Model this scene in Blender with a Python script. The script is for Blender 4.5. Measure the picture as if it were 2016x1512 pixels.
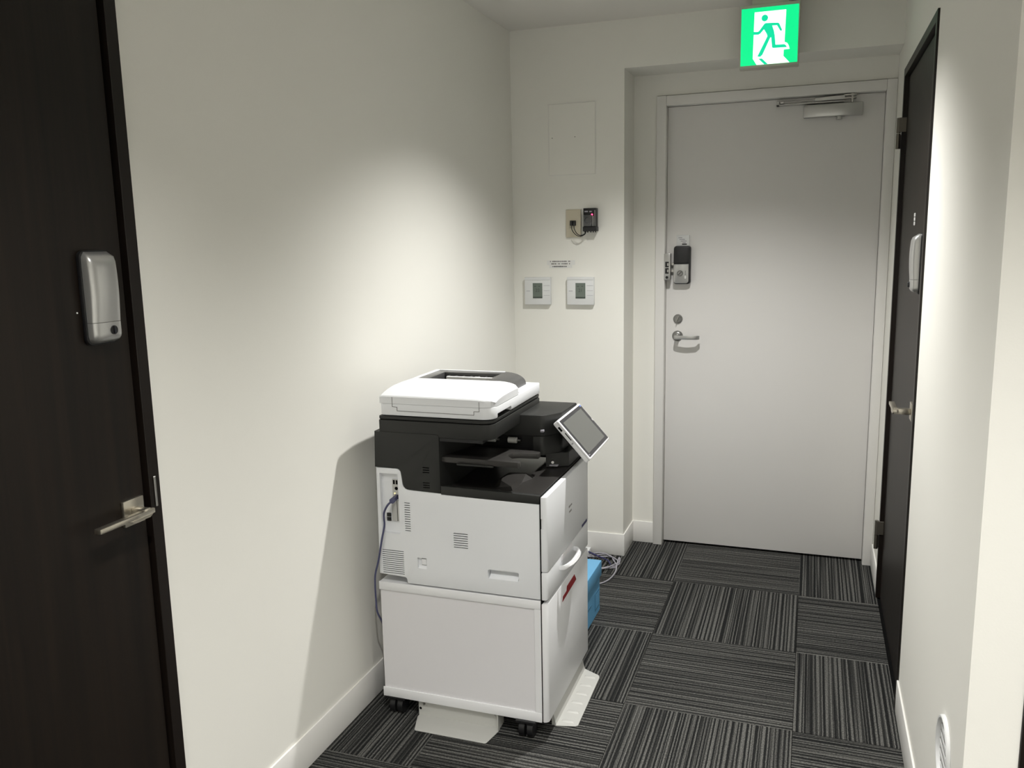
import bpy, bmesh, math, random
from mathutils import Vector, Matrix

random.seed(7)
scene = bpy.context.scene
for o in list(bpy.data.objects):
    bpy.data.objects.remove(o, do_unlink=True)
COL = scene.collection

# ------------------------------------------------------------------ camera
F_PX, PITCH, ROLL, YAW = 1656.75, math.radians(9.6714), math.radians(-1.1399), math.radians(19.6835)
CAM_POS = Vector((0.5055, -3.3989, 1.4342))
fwd = Vector((-math.sin(YAW) * math.cos(PITCH), math.cos(YAW) * math.cos(PITCH), -math.sin(PITCH)))
rgt = Vector((math.cos(YAW), math.sin(YAW), 0))
upv = rgt.cross(fwd)
r2 = rgt * math.cos(ROLL) + upv * math.sin(ROLL)
u2 = upv * math.cos(ROLL) - rgt * math.sin(ROLL)
cam = bpy.data.cameras.new('camera')
cam.sensor_width = 36.0
cam.lens = 36.0 * F_PX / 2016.0
cam.clip_start = 0.05
camo = bpy.data.objects.new('camera', cam)
COL.objects.link(camo)
camo.matrix_world = Matrix(((r2.x, u2.x, -fwd.x, CAM_POS.x), (r2.y, u2.y, -fwd.y, CAM_POS.y),
                            (r2.z, u2.z, -fwd.z, CAM_POS.z), (0, 0, 0, 1)))
scene.camera = camo

# ------------------------------------------------------------------ world, exposure
world = bpy.data.worlds.new('world')
world.use_nodes = True
world.node_tree.nodes['Background'].inputs[0].default_value = (0.5, 0.5, 0.5, 1)
world.node_tree.nodes['Background'].inputs[1].default_value = 0.0
scene.world = world
vs = scene.view_settings
vs.view_transform = 'Standard'
vs.look = 'None'
vs.gamma = 1.0
vs.use_curve_mapping = False
vs.exposure = 0.0

# downlights of the place: x, y, watts
LIGHTS = [(0.13, -0.73, 152.0), (0.12, -2.66, 105.0), (0.12, -4.40, 280.0), (1.25, -2.95, 150.0), (1.75, -4.40, 280.0)]
LIGHT_COLOR = (1.0, 0.985, 0.955)

# ------------------------------------------------------------------ room constants (metres)
XL, XR, ZC = -0.77, 0.7965, 2.325
YB, YA, XA, ZH = 0.2238, 0.4301, -0.2658, 2.132
YN = -1.82                      # end of the right wall
X2, Y2 = 2.6, -5.3              # room behind the camera
HB = 0.103

# ------------------------------------------------------------------ materials
MATS = {}


def mat(name, col, rough=0.5, metal=0.0, bump=0.0, bscale=200.0, emit=None, estr=0.0, coat=0.0, alpha=1.0, spec=0.5, vary=0.0, trans=0.0):
    if name in MATS:
        return MATS[name]
    m = bpy.data.materials.new(name)
    m.use_nodes = True
    nt = m.node_tree
    b = nt.nodes['Principled BSDF']
    b.inputs['Base Color'].default_value = (*col, 1)
    b.inputs['Roughness'].default_value = rough
    b.inputs['Metallic'].default_value = metal
    b.inputs['Specular IOR Level'].default_value = spec
    b.inputs['Coat Weight'].default_value = coat
    b.inputs['Alpha'].default_value = alpha
    b.inputs['Transmission Weight'].default_value = trans
    if emit:
        b.inputs['Emission Color'].default_value = (*emit, 1)
        b.inputs['Emission Strength'].default_value = estr
    if bump or vary:
        tc = nt.nodes.new('ShaderNodeTexCoord')
        n = nt.nodes.new('ShaderNodeTexNoise')
        n.inputs['Scale'].default_value = bscale
        n.inputs['Detail'].default_value = 3
        nt.links.new(tc.outputs['Object'], n.inputs['Vector'])
        if bump:
            bp = nt.nodes.new('ShaderNodeBump')
            bp.inputs['Strength'].default_value = bump
            bp.inputs['Distance'].default_value = 0.002
            nt.links.new(n.outputs['Fac'], bp.inputs['Height'])
            nt.links.new(bp.outputs['Normal'], b.inputs['Normal'])
        if vary:
            n2 = nt.nodes.new('ShaderNodeTexNoise')
            n2.inputs['Scale'].default_value = 2.5
            nt.links.new(tc.outputs['Object'], n2.inputs['Vector'])
            r = nt.nodes.new('ShaderNodeValToRGB')
            r.color_ramp.elements[0].color = (*[c * (1 - vary) for c in col], 1)
            r.color_ramp.elements[1].color = (*[min(1, c * (1 + vary)) for c in col], 1)
            r.color_ramp.elements[0].position = 0.3
            r.color_ramp.elements[1].position = 0.7
            nt.links.new(n2.outputs['Fac'], r.inputs['Fac'])
            nt.links.new(r.outputs['Color'], b.inputs['Base Color'])
    MATS[name] = m
    return m


WALL = mat('wall_paint', (0.87, 0.86, 0.805), 0.85, bump=0.06, bscale=260, spec=0.25)
CEIL = mat('ceiling_paint', (0.86, 0.835, 0.79), 0.9, bump=0.05, bscale=200, spec=0.2)
BASE = mat('baseboard_vinyl', (0.83, 0.82, 0.79), 0.45)
DOORW = mat('painted_steel_door', (0.80, 0.785, 0.765), 0.40, bump=0.02, bscale=500)
FRAMEW = mat('painted_steel_frame', (0.81, 0.797, 0.77), 0.42)
STEEL = mat('brushed_steel', (0.55, 0.54, 0.52), 0.32, 1.0)
NICKEL = mat('satin_nickel', (0.62, 0.58, 0.50), 0.34, 1.0)
SILVER = mat('silver_paint', (0.50, 0.50, 0.49), 0.33, 0.75)
DULL = mat('dull_steel', (0.30, 0.30, 0.29), 0.36, 0.9)
DKSTEEL = mat('bronze_steel', (0.17, 0.155, 0.13), 0.4, 0.8)
PWHITE = mat('printer_white_plastic', (0.83, 0.845, 0.87), 0.42, bump=0.02, bscale=900)
PCAB = mat('cabinet_grey_white', (0.79, 0.78, 0.80), 0.5, bump=0.02, bscale=900)
PTRIM = mat('cabinet_trim_white', (0.85, 0.855, 0.87), 0.45)
PDARK = mat('printer_dark_plastic', (0.014, 0.0145, 0.0132), 0.5, bump=0.04, bscale=1100)
PDARK2 = mat('printer_dark_gloss', (0.032, 0.030, 0.028), 0.33)
PGREY = mat('printer_smoke_plastic', (0.075, 0.075, 0.075), 0.3, coat=0.2)
BLACK = mat('black_plastic', (0.008, 0.008, 0.009), 0.42)
VOID = mat('dark_gap', (0.004, 0.004, 0.004), 0.9, spec=0.1)
PLATE = mat('cream_painted_steel', (0.50, 0.50, 0.475), 0.42)
SCREEN = mat('screen_glass', (0.115, 0.118, 0.110), 0.22)
BEZEL = mat('bezel_black', (0.018, 0.019, 0.024), 0.2)
BLUE = mat('blue_cardboard', (0.14, 0.42, 0.70), 0.45, vary=0.05)
BLUED = mat('blue_cardboard_print', (0.07, 0.22, 0.38), 0.5)
WHITEP = mat('white_paper', (0.80, 0.80, 0.78), 0.7)
INK = mat('black_ink', (0.03, 0.03, 0.03), 0.7)
IVORY = mat('ivory_plate', (0.58, 0.53, 0.41), 0.45)
THERM = mat('thermostat_white', (0.76, 0.77, 0.77), 0.4)
LCD = mat('lcd_grey_green', (0.15, 0.18, 0.155), 0.25)
LCDINK = mat('lcd_segment', (0.045, 0.06, 0.05), 0.4)
PURPLE = mat('violet_cable', (0.075, 0.078, 0.155), 0.45)
GREYCAB = mat('grey_cable', (0.36, 0.35, 0.39), 0.5)
RED = mat('red_tape', (0.30, 0.012, 0.016), 0.55)
NAVY = mat('navy_label', (0.03, 0.03, 0.11), 0.5)
BROWN = mat('brown_print', (0.12, 0.11, 0.10), 0.6)
EXG = mat('exit_green', (0.0, 0.55, 0.22), 0.4, emit=(0.0, 0.80, 0.255), estr=1.0)
EXM = mat('exit_figure_green', (0.0, 0.50, 0.24), 0.4, emit=(0.0, 0.66, 0.33), estr=1.0)
EXW = mat('exit_white', (0.9, 0.9, 0.9), 0.4, emit=(1.0, 1.0, 0.97), estr=1.25)
EXBODY = mat('exit_casing', (0.55, 0.54, 0.46), 0.5)
LEDR = mat('red_led', (0.6, 0.02, 0.06), 0.3, emit=(1.0, 0.05, 0.16), estr=4.0)
LEDB = mat('blue_led', (0.1, 0.15, 0.5), 0.3, emit=(0.12, 0.25, 1.0), estr=1.5)
LEDY = mat('yellow_led', (0.6, 0.5, 0.1), 0.3, emit=(1.0, 0.8, 0.25), estr=2.5)
LENS = mat('lamp_lens', (0.9, 0.9, 0.85), 0.4, emit=(1.0, 0.96, 0.88), estr=8.0)


def wood_material():
    m = bpy.data.materials.new('dark_stained_wood')
    m.use_nodes = True
    nt = m.node_tree
    b = nt.nodes['Principled BSDF']
    b.inputs['Roughness'].default_value = 0.46
    b.inputs['Specular IOR Level'].default_value = 0.30
    tc = nt.nodes.new('ShaderNodeTexCoord')
    mp = nt.nodes.new('ShaderNodeMapping')
    mp.inputs['Scale'].default_value = (34, 34, 1.1)
    n = nt.nodes.new('ShaderNodeTexNoise')
    n.inputs['Scale'].default_value = 1.0
    n.inputs['Detail'].default_value = 7
    n.inputs['Roughness'].default_value = 0.62
    n.inputs['Distortion'].default_value = 0.6
    r = nt.nodes.new('ShaderNodeValToRGB')
    r.color_ramp.elements[0].position = 0.3
    r.color_ramp.elements[0].color = (0.0048, 0.0033, 0.0023, 1)
    r.color_ramp.elements[1].position = 0.75
    r.color_ramp.elements[1].color = (0.0150, 0.0098, 0.0064, 1)
    nt.links.new(tc.outputs['Object'], mp.inputs['Vector'])
    nt.links.new(mp.outputs['Vector'], n.inputs['Vector'])
    nt.links.new(n.outputs['Fac'], r.inputs['Fac'])
    nt.links.new(r.outputs['Color'], b.inputs['Base Color'])
    bp = nt.nodes.new('ShaderNodeBump')
    bp.inputs['Strength'].default_value = 0.08
    bp.inputs['Distance'].default_value = 0.001
    nt.links.new(n.outputs['Fac'], bp.inputs['Height'])
    nt.links.new(bp.outputs['Normal'], b.inputs['Normal'])
    return m


WOOD = wood_material()
WOODEDGE = mat('dark_door_frame', (0.009, 0.006, 0.0045), 0.4, spec=0.3)


def carpet_material():
    m = bpy.data.materials.new('striped_carpet')
    m.use_nodes = True
    nt = m.node_tree
    L = nt.links.new
    N = nt.nodes.new
    b = nt.nodes['Principled BSDF']
    b.inputs['Roughness'].default_value = 0.95
    b.inputs['Specular IOR Level'].default_value = 0.1
    tc = N('ShaderNodeTexCoord')
    oi = N('ShaderNodeObjectInfo')
    off = N('ShaderNodeVectorMath'); off.operation = 'SCALE'
    off.inputs[0].default_value = (7.3, 3.1, 5.7)
    L(oi.outputs['Random'], off.inputs['Scale'])
    # small waviness along each yarn line
    wob = N('ShaderNodeTexNoise'); wob.inputs['Scale'].default_value = 45; wob.inputs['Detail'].default_value = 2
    L(tc.outputs['Object'], wob.inputs['Vector'])
    ws = N('ShaderNodeVectorMath'); ws.operation = 'SCALE'; ws.inputs['Scale'].default_value = 0.0026
    L(wob.outputs['Color'], ws.inputs[0])
    wa = N('ShaderNodeVectorMath'); wa.operation = 'ADD'
    L(tc.outputs['Object'], wa.inputs[0]); L(ws.outputs[0], wa.inputs[1])
    mp = N('ShaderNodeMapping'); mp.inputs['Scale'].default_value = (230, 0.9, 1)
    L(wa.outputs[0], mp.inputs['Vector'])
    ad = N('ShaderNodeVectorMath'); ad.operation = 'ADD'
    L(mp.outputs[0], ad.inputs[0]); L(off.outputs[0], ad.inputs[1])
    st = N('ShaderNodeTexNoise'); st.inputs['Scale'].default_value = 1.0; st.inputs['Detail'].default_value = 1.5
    st.inputs['Roughness'].default_value = 0.6
    L(ad.outputs[0], st.inputs['Vector'])
    rp = N('ShaderNodeValToRGB')
    e = rp.color_ramp.elements
    e[0].position = 0.40; e[0].color = (0.013, 0.0135, 0.0135, 1)
    e[1].position = 0.64; e[1].color = (0.112, 0.111, 0.104, 1)
    k = rp.color_ramp.elements.new(0.50); k.color = (0.038, 0.038, 0.036, 1)
    sx = N('ShaderNodeSeparateXYZ'); L(wa.outputs[0], sx.inputs[0])
    ph = N('ShaderNodeMath'); ph.operation = 'MULTIPLY_ADD'; ph.inputs[1].default_value = 6.2832 / 0.0135
    L(sx.outputs['X'], ph.inputs[0])
    lo_ = N('ShaderNodeMapping'); lo_.inputs['Scale'].default_value = (55, 0.4, 1); L(wa.outputs[0], lo_.inputs['Vector'])
    lo2 = N('ShaderNodeVectorMath'); lo2.operation = 'ADD'; L(lo_.outputs[0], lo2.inputs[0]); L(off.outputs[0], lo2.inputs[1])
    ln = N('ShaderNodeTexNoise'); ln.inputs['Scale'].default_value = 1.0; ln.inputs['Detail'].default_value = 0; L(lo2.outputs[0], ln.inputs['Vector'])
    lm = N('ShaderNodeMath'); lm.operation = 'MULTIPLY'; lm.inputs[1].default_value = 7.0; L(ln.outputs['Fac'], lm.inputs[0])
    L(lm.outputs[0], ph.inputs[2])
    sn = N('ShaderNodeMath'); sn.operation = 'SINE'; L(ph.outputs[0], sn.inputs[0])
    s5 = N('ShaderNodeMath'); s5.operation = 'MULTIPLY_ADD'; s5.inputs[1].default_value = 0.115; L(sn.outputs[0], s5.inputs[0]); L(st.outputs['Fac'], s5.inputs[2])
    L(s5.outputs[0], rp.inputs['Fac'])
    # yarn grain
    mg = N('ShaderNodeMapping'); mg.inputs['Scale'].default_value = (520, 170, 300)
    L(tc.outputs['Object'], mg.inputs['Vector'])
    g = N('ShaderNodeTexNoise'); g.inputs['Scale'].default_value = 1.0; g.inputs['Detail'].default_value = 2
    L(mg.outputs[0], g.inputs['Vector'])
    gr = N('ShaderNodeMapRange'); gr.inputs['From Min'].default_value = 0.3; gr.inputs['From Max'].default_value = 0.72
    gr.inputs['To Min'].default_value = 0.45; gr.inputs['To Max'].default_value = 1.75
    L(g.outputs['Fac'], gr.inputs['Value'])
    mx = N('ShaderNodeVectorMath'); mx.operation = 'SCALE'
    L(rp.outputs['Color'], mx.inputs[0]); L(gr.outputs[0], mx.inputs['Scale'])
    L(mx.outputs[0], b.inputs['Base Color'])
    bp = N('ShaderNodeBump'); bp.inputs['Strength'].default_value = 0.5; bp.inputs['Distance'].default_value = 0.003
    sm = N('ShaderNodeMath'); sm.operation = 'ADD'
    L(st.outputs['Fac'], sm.inputs[0]); L(g.outputs['Fac'], sm.inputs[1])
    L(sm.outputs[0], bp.inputs['Height']); L(bp.outputs[0], b.inputs['Normal'])
    return m


CARPET = carpet_material()

# ------------------------------------------------------------------ mesh helpers (all coordinates in world metres)


class MB:
    def __init__(self):
        self.bm = bmesh.new()

    def box(self, x0, x1, y0, y1, z0, z1, bev=0.0, seg=2):
        vs_ = [self.bm.verts.new(p) for p in ((x0, y0, z0), (x1, y0, z0), (x1, y1, z0), (x0, y1, z0),
                                             (x0, y0, z1), (x1, y0, z1), (x1, y1, z1), (x0, y1, z1))]
        fs = [self.bm.faces.new([vs_[i] for i in q]) for q in
              ((3, 2, 1, 0), (4, 5, 6, 7), (0, 1, 5, 4), (1, 2, 6, 5), (2, 3, 7, 6), (3, 0, 4, 7))]
        if bev:
            es = list({e for f in fs for e in f.edges})
            bmesh.ops.bevel(self.bm, geom=es, offset=bev, segments=seg, affect='EDGES', profile=0.5)
        return self

    def prism(self, poly, ax, a0, a1, bev=0.0, seg=2):
        """poly of 2-D points in the two axes other than ax, in x,y,z order, extruded from a0 to a1"""
        def P(p, a):
            q = [p[0], p[1]]
            q.insert(ax, a)
            return q
        A = [self.bm.verts.new(P(p, a0)) for p in poly]
        B = [self.bm.verts.new(P(p, a1)) for p in poly]
        n = len(poly)
        fs = [self.bm.faces.new(A), self.bm.faces.new(list(reversed(B)))]
        for i in range(n):
            j = (i + 1) % n
            fs.append(self.bm.faces.new((A[j], A[i], B[i], B[j])))
        bmesh.ops.recalc_face_normals(self.bm, faces=fs)
        if bev:
            es = list(set(fs[0].edges) | set(fs[1].edges))
            bmesh.ops.bevel(self.bm, geom=es, offset=bev, segments=seg, affect='EDGES', profile=0.5)
        return self

    def cyl(self, p0, p1, r0, r1=None, seg=24, cap=True):
        r1 = r0 if r1 is None else r1
        p0, p1 = Vector(p0), Vector(p1)
        d = (p1 - p0).normalized()
        a = d.orthogonal().normalized()
        b = d.cross(a)
        A, B = [], []
        for i in range(seg):
            t = 2 * math.pi * i / seg
            o = a * math.cos(t) + b * math.sin(t)
            A.append(self.bm.verts.new(p0 + o * r0))
            B.append(self.bm.verts.new(p1 + o * r1))
        for i in range(seg):
            j = (i + 1) % seg
            self.bm.faces.new((A[i], A[j], B[j], B[i]))
        if cap:
            self.bm.faces.new(list(reversed(A)))
            self.bm.faces.new(B)
        return self

    def lathe(self, prof, origin, axis, seg=40):
        """prof: (radius, distance along axis) pairs, closed profile"""
        o = Vector(origin)
        d = Vector(axis).normalized()
        a = d.orthogonal().normalized()
        b = d.cross(a)
        rings = []
        for r, h in prof:
            if r < 1e-6:
                rings.append([self.bm.verts.new(o + d * h)])
            else:
                rings.append([self.bm.verts.new(o + d * h + (a * math.cos(2 * math.pi * i / seg) + b * math.sin(2 * math.pi * i / seg)) * r)
                              for i in range(seg)])
        fs = []
        for k in range(len(rings) - 1):
            A, B = rings[k], rings[k + 1]
            for i in range(seg):
                j = (i + 1) % seg
                if len(A) == 1 and len(B) == 1:
                    continue
                if len(A) == 1:
                    fs.append(self.bm.faces.new((A[0], B[i], B[j])))
                elif len(B) == 1:
                    fs.append(self.bm.faces.new((A[j], A[i], B[0])))
                else:
                    fs.append(self.bm.faces.new((A[j], A[i], B[i], B[j])))
        bmesh.ops.recalc_face_normals(self.bm, faces=fs)
        return self

    def tube(self, pts, r, seg=8, sub=6):
        pts = [Vector(p) for p in pts]
        if sub > 1 and len(pts) > 2:
            q = []
            P_ = [pts[0] * 2 - pts[1]] + pts + [pts[-1] * 2 - pts[-2]]
            for i in range(1, len(P_) - 2):
                for s in range(sub):
                    t = s / sub
                    a, b, c, d = P_[i - 1], P_[i], P_[i + 1], P_[i + 2]
                    q.append(0.5 * ((2 * b) + (c - a) * t + (2 * a - 5 * b + 4 * c - d) * t * t + (3 * b - a - 3 * c + d) * t ** 3))
            q.append(pts[-1])
            pts = q
        rings = []
        nrm = None
        for i, p in enumerate(pts):
            t = (pts[min(i + 1, len(pts) - 1)] - pts[max(i - 1, 0)]).normalized()
            nrm = t.orthogonal().normalized() if nrm is None else (nrm - t * nrm.dot(t)).normalized()
            b = t.cross(nrm)
            rings.append([self.bm.verts.new(p + (nrm * math.cos(2 * math.pi * k / seg) + b * math.sin(2 * math.pi * k / seg)) * r)
                          for k in range(seg)])
        for A, B in zip(rings, rings[1:]):
            for k in range(seg):
                j = (k + 1) % seg
                self.bm.faces.new((A[k], A[j], B[j], B[k]))
        self.bm.faces.new(list(reversed(rings[0])))
        self.bm.faces.new(rings[-1])
        return self

    def hexa(self, pts):
        """8 points, bottom ring then top ring"""
        v = [self.bm.verts.new(p) for p in pts]
        fs = [self.bm.faces.new([v[i] for i in q]) for q in
              ((3, 2, 1, 0), (4, 5, 6, 7), (0, 1, 5, 4), (1, 2, 6, 5), (2, 3, 7, 6), (3, 0, 4, 7))]
        bmesh.ops.recalc_face_normals(self.bm, faces=fs)
        return self

    def transform(self, M):
        bmesh.ops.transform(self.bm, matrix=M, verts=self.bm.verts)
        return self

    def build(self, name, m, parent=None, angle=35, origin=None):
        me = bpy.data.meshes.new(name)
        vv = self.bm.verts
        if origin is None:
            lo = Vector((min(v.co.x for v in vv), min(v.co.y for v in vv), min(v.co.z for v in vv)))
            hi = Vector((max(v.co.x for v in vv), max(v.co.y for v in vv), max(v.co.z for v in vv)))
            origin = (lo + hi) / 2
        origin = Vector(origin)
        bmesh.ops.translate(self.bm, verts=self.bm.verts, vec=-origin)
        self.bm.to_mesh(me)
        self.bm.free()
        me.materials.append(m)
        me.polygons.foreach_set('use_smooth', [True] * len(me.polygons))
        me.set_sharp_from_angle(angle=math.radians(angle))
        o = bpy.data.objects.new(name, me)
        COL.objects.link(o)
        o.location = origin
        if parent is not None:
            attach(o, parent)
        return o


WORLD0 = {}


def base_world(o):
    """world translation of an object before any root rotation"""
    return WORLD0.get(o.name, o.location.copy())


def attach(o, parent):
    w = o.location.copy()
    WORLD0[o.name] = w
    o.parent = parent
    o.location = w - base_world(parent)


def rrect(x0, x1, y0, y1, r, seg=5):
    """rounded rectangle; r one radius or four (x0y0, x1y0, x1y1, x0y1)"""
    rs = r if isinstance(r, (tuple, list)) else (r,) * 4
    out = []
    for (cx, cy, a0, rr) in ((x0, y0, 180, rs[0]), (x1, y0, 270, rs[1]), (x1, y1, 0, rs[2]), (x0, y1, 90, rs[3])):
        if rr < 1e-6:
            out.append((cx, cy))
            continue
        ox = cx + rr * (1 if cx == x0 else -1)
        oy = cy + rr * (1 if cy == y0 else -1)
        for i in range(seg + 1):
            a = math.radians(a0 + 90 * i / seg)
            out.append((ox + rr * math.cos(a), oy + rr * math.sin(a)))
    return out


def round_poly(poly, radii, seg=5):
    """round the corners of a polygon"""
    out = []
    n = len(poly)
    for i, p in enumerate(poly):
        r = radii.get(i, 0) if isinstance(radii, dict) else radii
        if r <= 0:
            out.append(p)
            continue
        p = Vector(p)
        a = (Vector(poly[i - 1]) - p)
        b = (Vector(poly[(i + 1) % n]) - p)
        la, lb = a.length, b.length
        a.normalize(); b.normalize()
        r = min(r, la * .49, lb * .49)
        A, B = p + a * r, p + b * r
        for k in range(seg + 1):
            t = k / seg
            q = A * (1 - t) ** 2 + p * 2 * t * (1 - t) + B * t * t
            out.append((q.x, q.y))
    return out


def cut(o, mb):
    """subtract the shapes in mb from the mesh of o"""
    me = bpy.data.meshes.new('cutter')
    bmesh.ops.translate(mb.bm, verts=mb.bm.verts, vec=-WORLD0.get(o.name, o.location))
    mb.bm.to_mesh(me)
    mb.bm.free()
    par = o.parent
    c = bpy.data.objects.new('cutter', me)
    COL.objects.link(c)
    tmp = bpy.data.objects.new('cut_target', o.data)
    COL.objects.link(tmp)
    md = tmp.modifiers.new('cut', 'BOOLEAN')
    md.operation = 'DIFFERENCE'
    md.solver = 'EXACT'
    md.object = c
    dg = bpy.context.evaluated_depsgraph_get()
    dg.update()
    new = bpy.data.meshes.new_from_object(tmp.evaluated_get(dg))
    old = o.data
    nm = old.name
    o.data = new
    bpy.data.objects.remove(tmp, do_unlink=True)
    bpy.data.objects.remove(c, do_unlink=True)
    bpy.data.meshes.remove(old)
    bpy.data.meshes.remove(me)
    new.name = nm
    new.polygons.foreach_set('use_smooth', [True] * len(new.polygons))
    new.set_sharp_from_angle(angle=math.radians(35))
    return o


def tag(o, label, cat=None, group=None, kind=None):
    o['label'] = label
    if cat:
        o['category'] = cat
    if group:
        o['group'] = group
    if kind:
        o['kind'] = kind
    return o


def struct(o, label, cat):
    return tag(o, label, cat, kind='structure')


def thing(name, label, cat, loc, group=None):
    o = bpy.data.objects.new(name, None)
    o.empty_display_size = 0.05
    COL.objects.link(o)
    o.location = loc
    return tag(o, label, cat, group)


def text_mesh(name, s, size, m, parent, pos, rot, ext=0.0003):
    cu = bpy.data.curves.new(name, 'FONT')
    cu.body = s
    cu.size = size
    cu.extrude = ext
    cu.align_x = 'CENTER'
    cu.align_y = 'CENTER'
    to = bpy.data.objects.new(name, cu)
    COL.objects.link(to)
    dg = bpy.context.evaluated_depsgraph_get()
    dg.update()
    me = bpy.data.meshes.new_from_object(to.evaluated_get(dg))
    bpy.data.objects.remove(to, do_unlink=True)
    o = bpy.data.objects.new(name, me)
    COL.objects.link(o)
    me.transform(rot.to_4x4())
    me.materials.clear()
    me.materials.append(m)
    o.location = pos
    if parent is not None:
        attach(o, parent)
    return o


# ================================================================== SETTING
# floor slab and carpet tiles
floor = struct(MB().box(XL - .1, X2, Y2, 0.56, -0.06, -0.006).build('floor', VOID),
               'charcoal striped carpet tiles laid in quarter turns over the floor', 'floor')
T = 0.5


def room_clip(x0, x1, y0, y1):
    """parts of a tile inside the floor plan"""
    out = []
    for (rx0, rx1, ry0, ry1) in ((XL, XR, YN, YB), (XA, XR, YB, 0.50), (XL, X2 - .02, Y2 + .02, YN)):
        a, b, c, d = max(x0, rx0), min(x1, rx1), max(y0, ry0), min(y1, ry1)
        if b - a > 1e-3 and d - c > 1e-3:
            out.append((a, b, c, d))
    return out


for i in range(-2, 6):
    for j in range(-11, 2):
        pieces = room_clip(i * T, i * T + T, j * T, j * T + T)
        if pieces:
            g = 0.0006 if len(pieces) == 1 else 0.0
            mb = MB()
            for (a, b, c, d) in pieces:
                mb.box(a + g, b - g, c + g, d - g, -0.006, 0.0, 0.0012 if g else 0.0, 1)
            cx, cy = i * T + .25, j * T + .25
            t = mb.build('carpet_tile', CARPET, origin=(cx, cy, 0))
            if (i + j) % 2 == 0:       # yarn lines run across the corridor on every other tile
                t.data.transform(Matrix.Rotation(-math.pi / 2, 4, 'Z'))
                t.rotation_euler = (0, 0, math.pi / 2)
            attach(t, floor)

# ceiling
struct(MB().box(XL - .1, X2 + .1, Y2 - .1, 0.56, ZC, ZC + .08).build('ceiling', CEIL),
       'plain off-white painted ceiling over the corridor', 'ceiling')

# left wall with the opening of the near dark door
LD0, LD1, LDZ = -2.955, -2.047, 2.03
struct(MB().prism([(Y2, 0), (LD0, 0), (LD0, LDZ), (LD1, LDZ), (LD1, 0), (0.56, 0), (0.56, ZC), (Y2, ZC)], 0, XL - .1, XL).build('wall_left', WALL),
       'long off-white wall behind the printer, between dark door and back corner', 'wall')
# back wall: left part and header over the alcove
struct(MB().prism([(XL, 0), (XA, 0), (XA, ZH), (XR, ZH), (XR, ZC), (XL, ZC)], 1, YB, YA).build('wall_back', WALL),
       'off-white end wall carrying thermostats and switch plate', 'wall')
FX0, FX1, FZ = -0.163, 0.7956, 2.0395
struct(MB().prism([(XA, 0), (FX0, 0), (FX0, FZ + .004), (XR, FZ + .004), (XR, ZH), (XA, ZH)], 1, YA, 0.56).build('wall_alcove', WALL),
       'recessed off-white wall round the white steel door', 'wall')
# right wall with opening of the far dark door
RD0, RD1, RDZ = -0.797, 0.0945, 2.018
struct(MB().prism([(YN, 0), (RD0, 0), (RD0, RDZ), (RD1, RDZ), (RD1, 0), (0.56, 0), (0.56, ZC), (YN, ZC)], 0, XR, XR + .0865).build('wall_right', WALL),
       'off-white wall on the right ending in an outside corner', 'wall')
ND0, ND1 = XR + .0865, XR + .0865 + .88
struct(MB().prism([(ND0, 2.03), (ND1, 2.03), (ND1, 0), (X2, 0), (X2, ZC), (ND0, ZC)], 1, YN, YN + .1).build('wall_front', WALL),
       'off-white wall beyond the outside corner at the right edge', 'wall')
struct(MB().box(X2, X2 + .1, Y2, YN + .1, 0, ZC).build('wall_far_right', WALL), 'off-white side wall of the room behind the camera', 'wall')
struct(MB().box(XL - .1, X2 + .1, Y2 - .1, Y2, 0, ZC).build('wall_rear', WALL), 'off-white wall behind the camera', 'wall')

# baseboards
BT = 0.006


def baseboard(name, label, x0, x1, y0, y1):
    return struct(MB().box(x0, x1, y0, y1, 0, HB, 0.002, 2).build(name, BASE), label, 'baseboard')


baseboard('baseboard_left', 'white vinyl baseboard along the wall behind the printer', XL, XL + BT, LD1 + .001, YB)
baseboard('baseboard_left_rear', 'white vinyl baseboard on the near side of the left dark door', XL, XL + BT, Y2, LD0 - .001)
baseboard('baseboard_back', 'white vinyl baseboard under the thermostats', XL + BT, XA + BT, YB - BT, YB)
baseboard('baseboard_alcove_side', 'white baseboard return into the alcove', XA, XA + BT, YB, YA - BT)
baseboard('baseboard_alcove', 'short white baseboard between alcove corner and white door frame', XA, FX0 - .0005, YA - BT, YA)
baseboard('baseboard_right_far', 'white baseboard between white door frame and far dark door', XR - BT, XR, RD1 + .001, YA - .022)
baseboard('baseboard_right', 'white baseboard under the round wall vent', XR - BT, XR, YN - BT, RD0 - .001)
baseboard('baseboard_right_end', 'white baseboard on the end of the right wall', XR, ND0 - .0005, YN - BT, YN)

# ------------------------------------------------------------------ white steel door (door_1)
DY = 0.455
tr = thing('trim_1', 'white painted steel frame around the white exit door', 'door frame', (0.3163, DY, 0))
tr['kind'] = 'structure'
FY = 0.4115
MB().box(FX0, -0.1216, FY, 0.53, 0, FZ, 0.002, 2).build('jamb', FRAMEW, tr)
MB().box(0.757, FX1, FY, 0.53, 0, FZ, 0.002, 2).build('jamb', FRAMEW, tr)
MB().box(-0.1210, 0.7564, FY + .001, 0.53, 1.998, FZ - .0005, 0.0015, 2).build('head', FRAMEW, tr)
MB().box(-0.1216, 0.757, DY + .046, 0.53, 0, 1.998).build('shade_backing', VOID, tr)  # black sheet behind the leaf, stands in for darkness in the gaps

d1 = struct(MB().box(-0.1202, 0.7556, DY, DY + .045, 0.011, 1.9962, 0.0012, 2).build('door_1', DOORW),
            'white steel door with lever handle, deadbolt and door closer', 'door')
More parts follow.
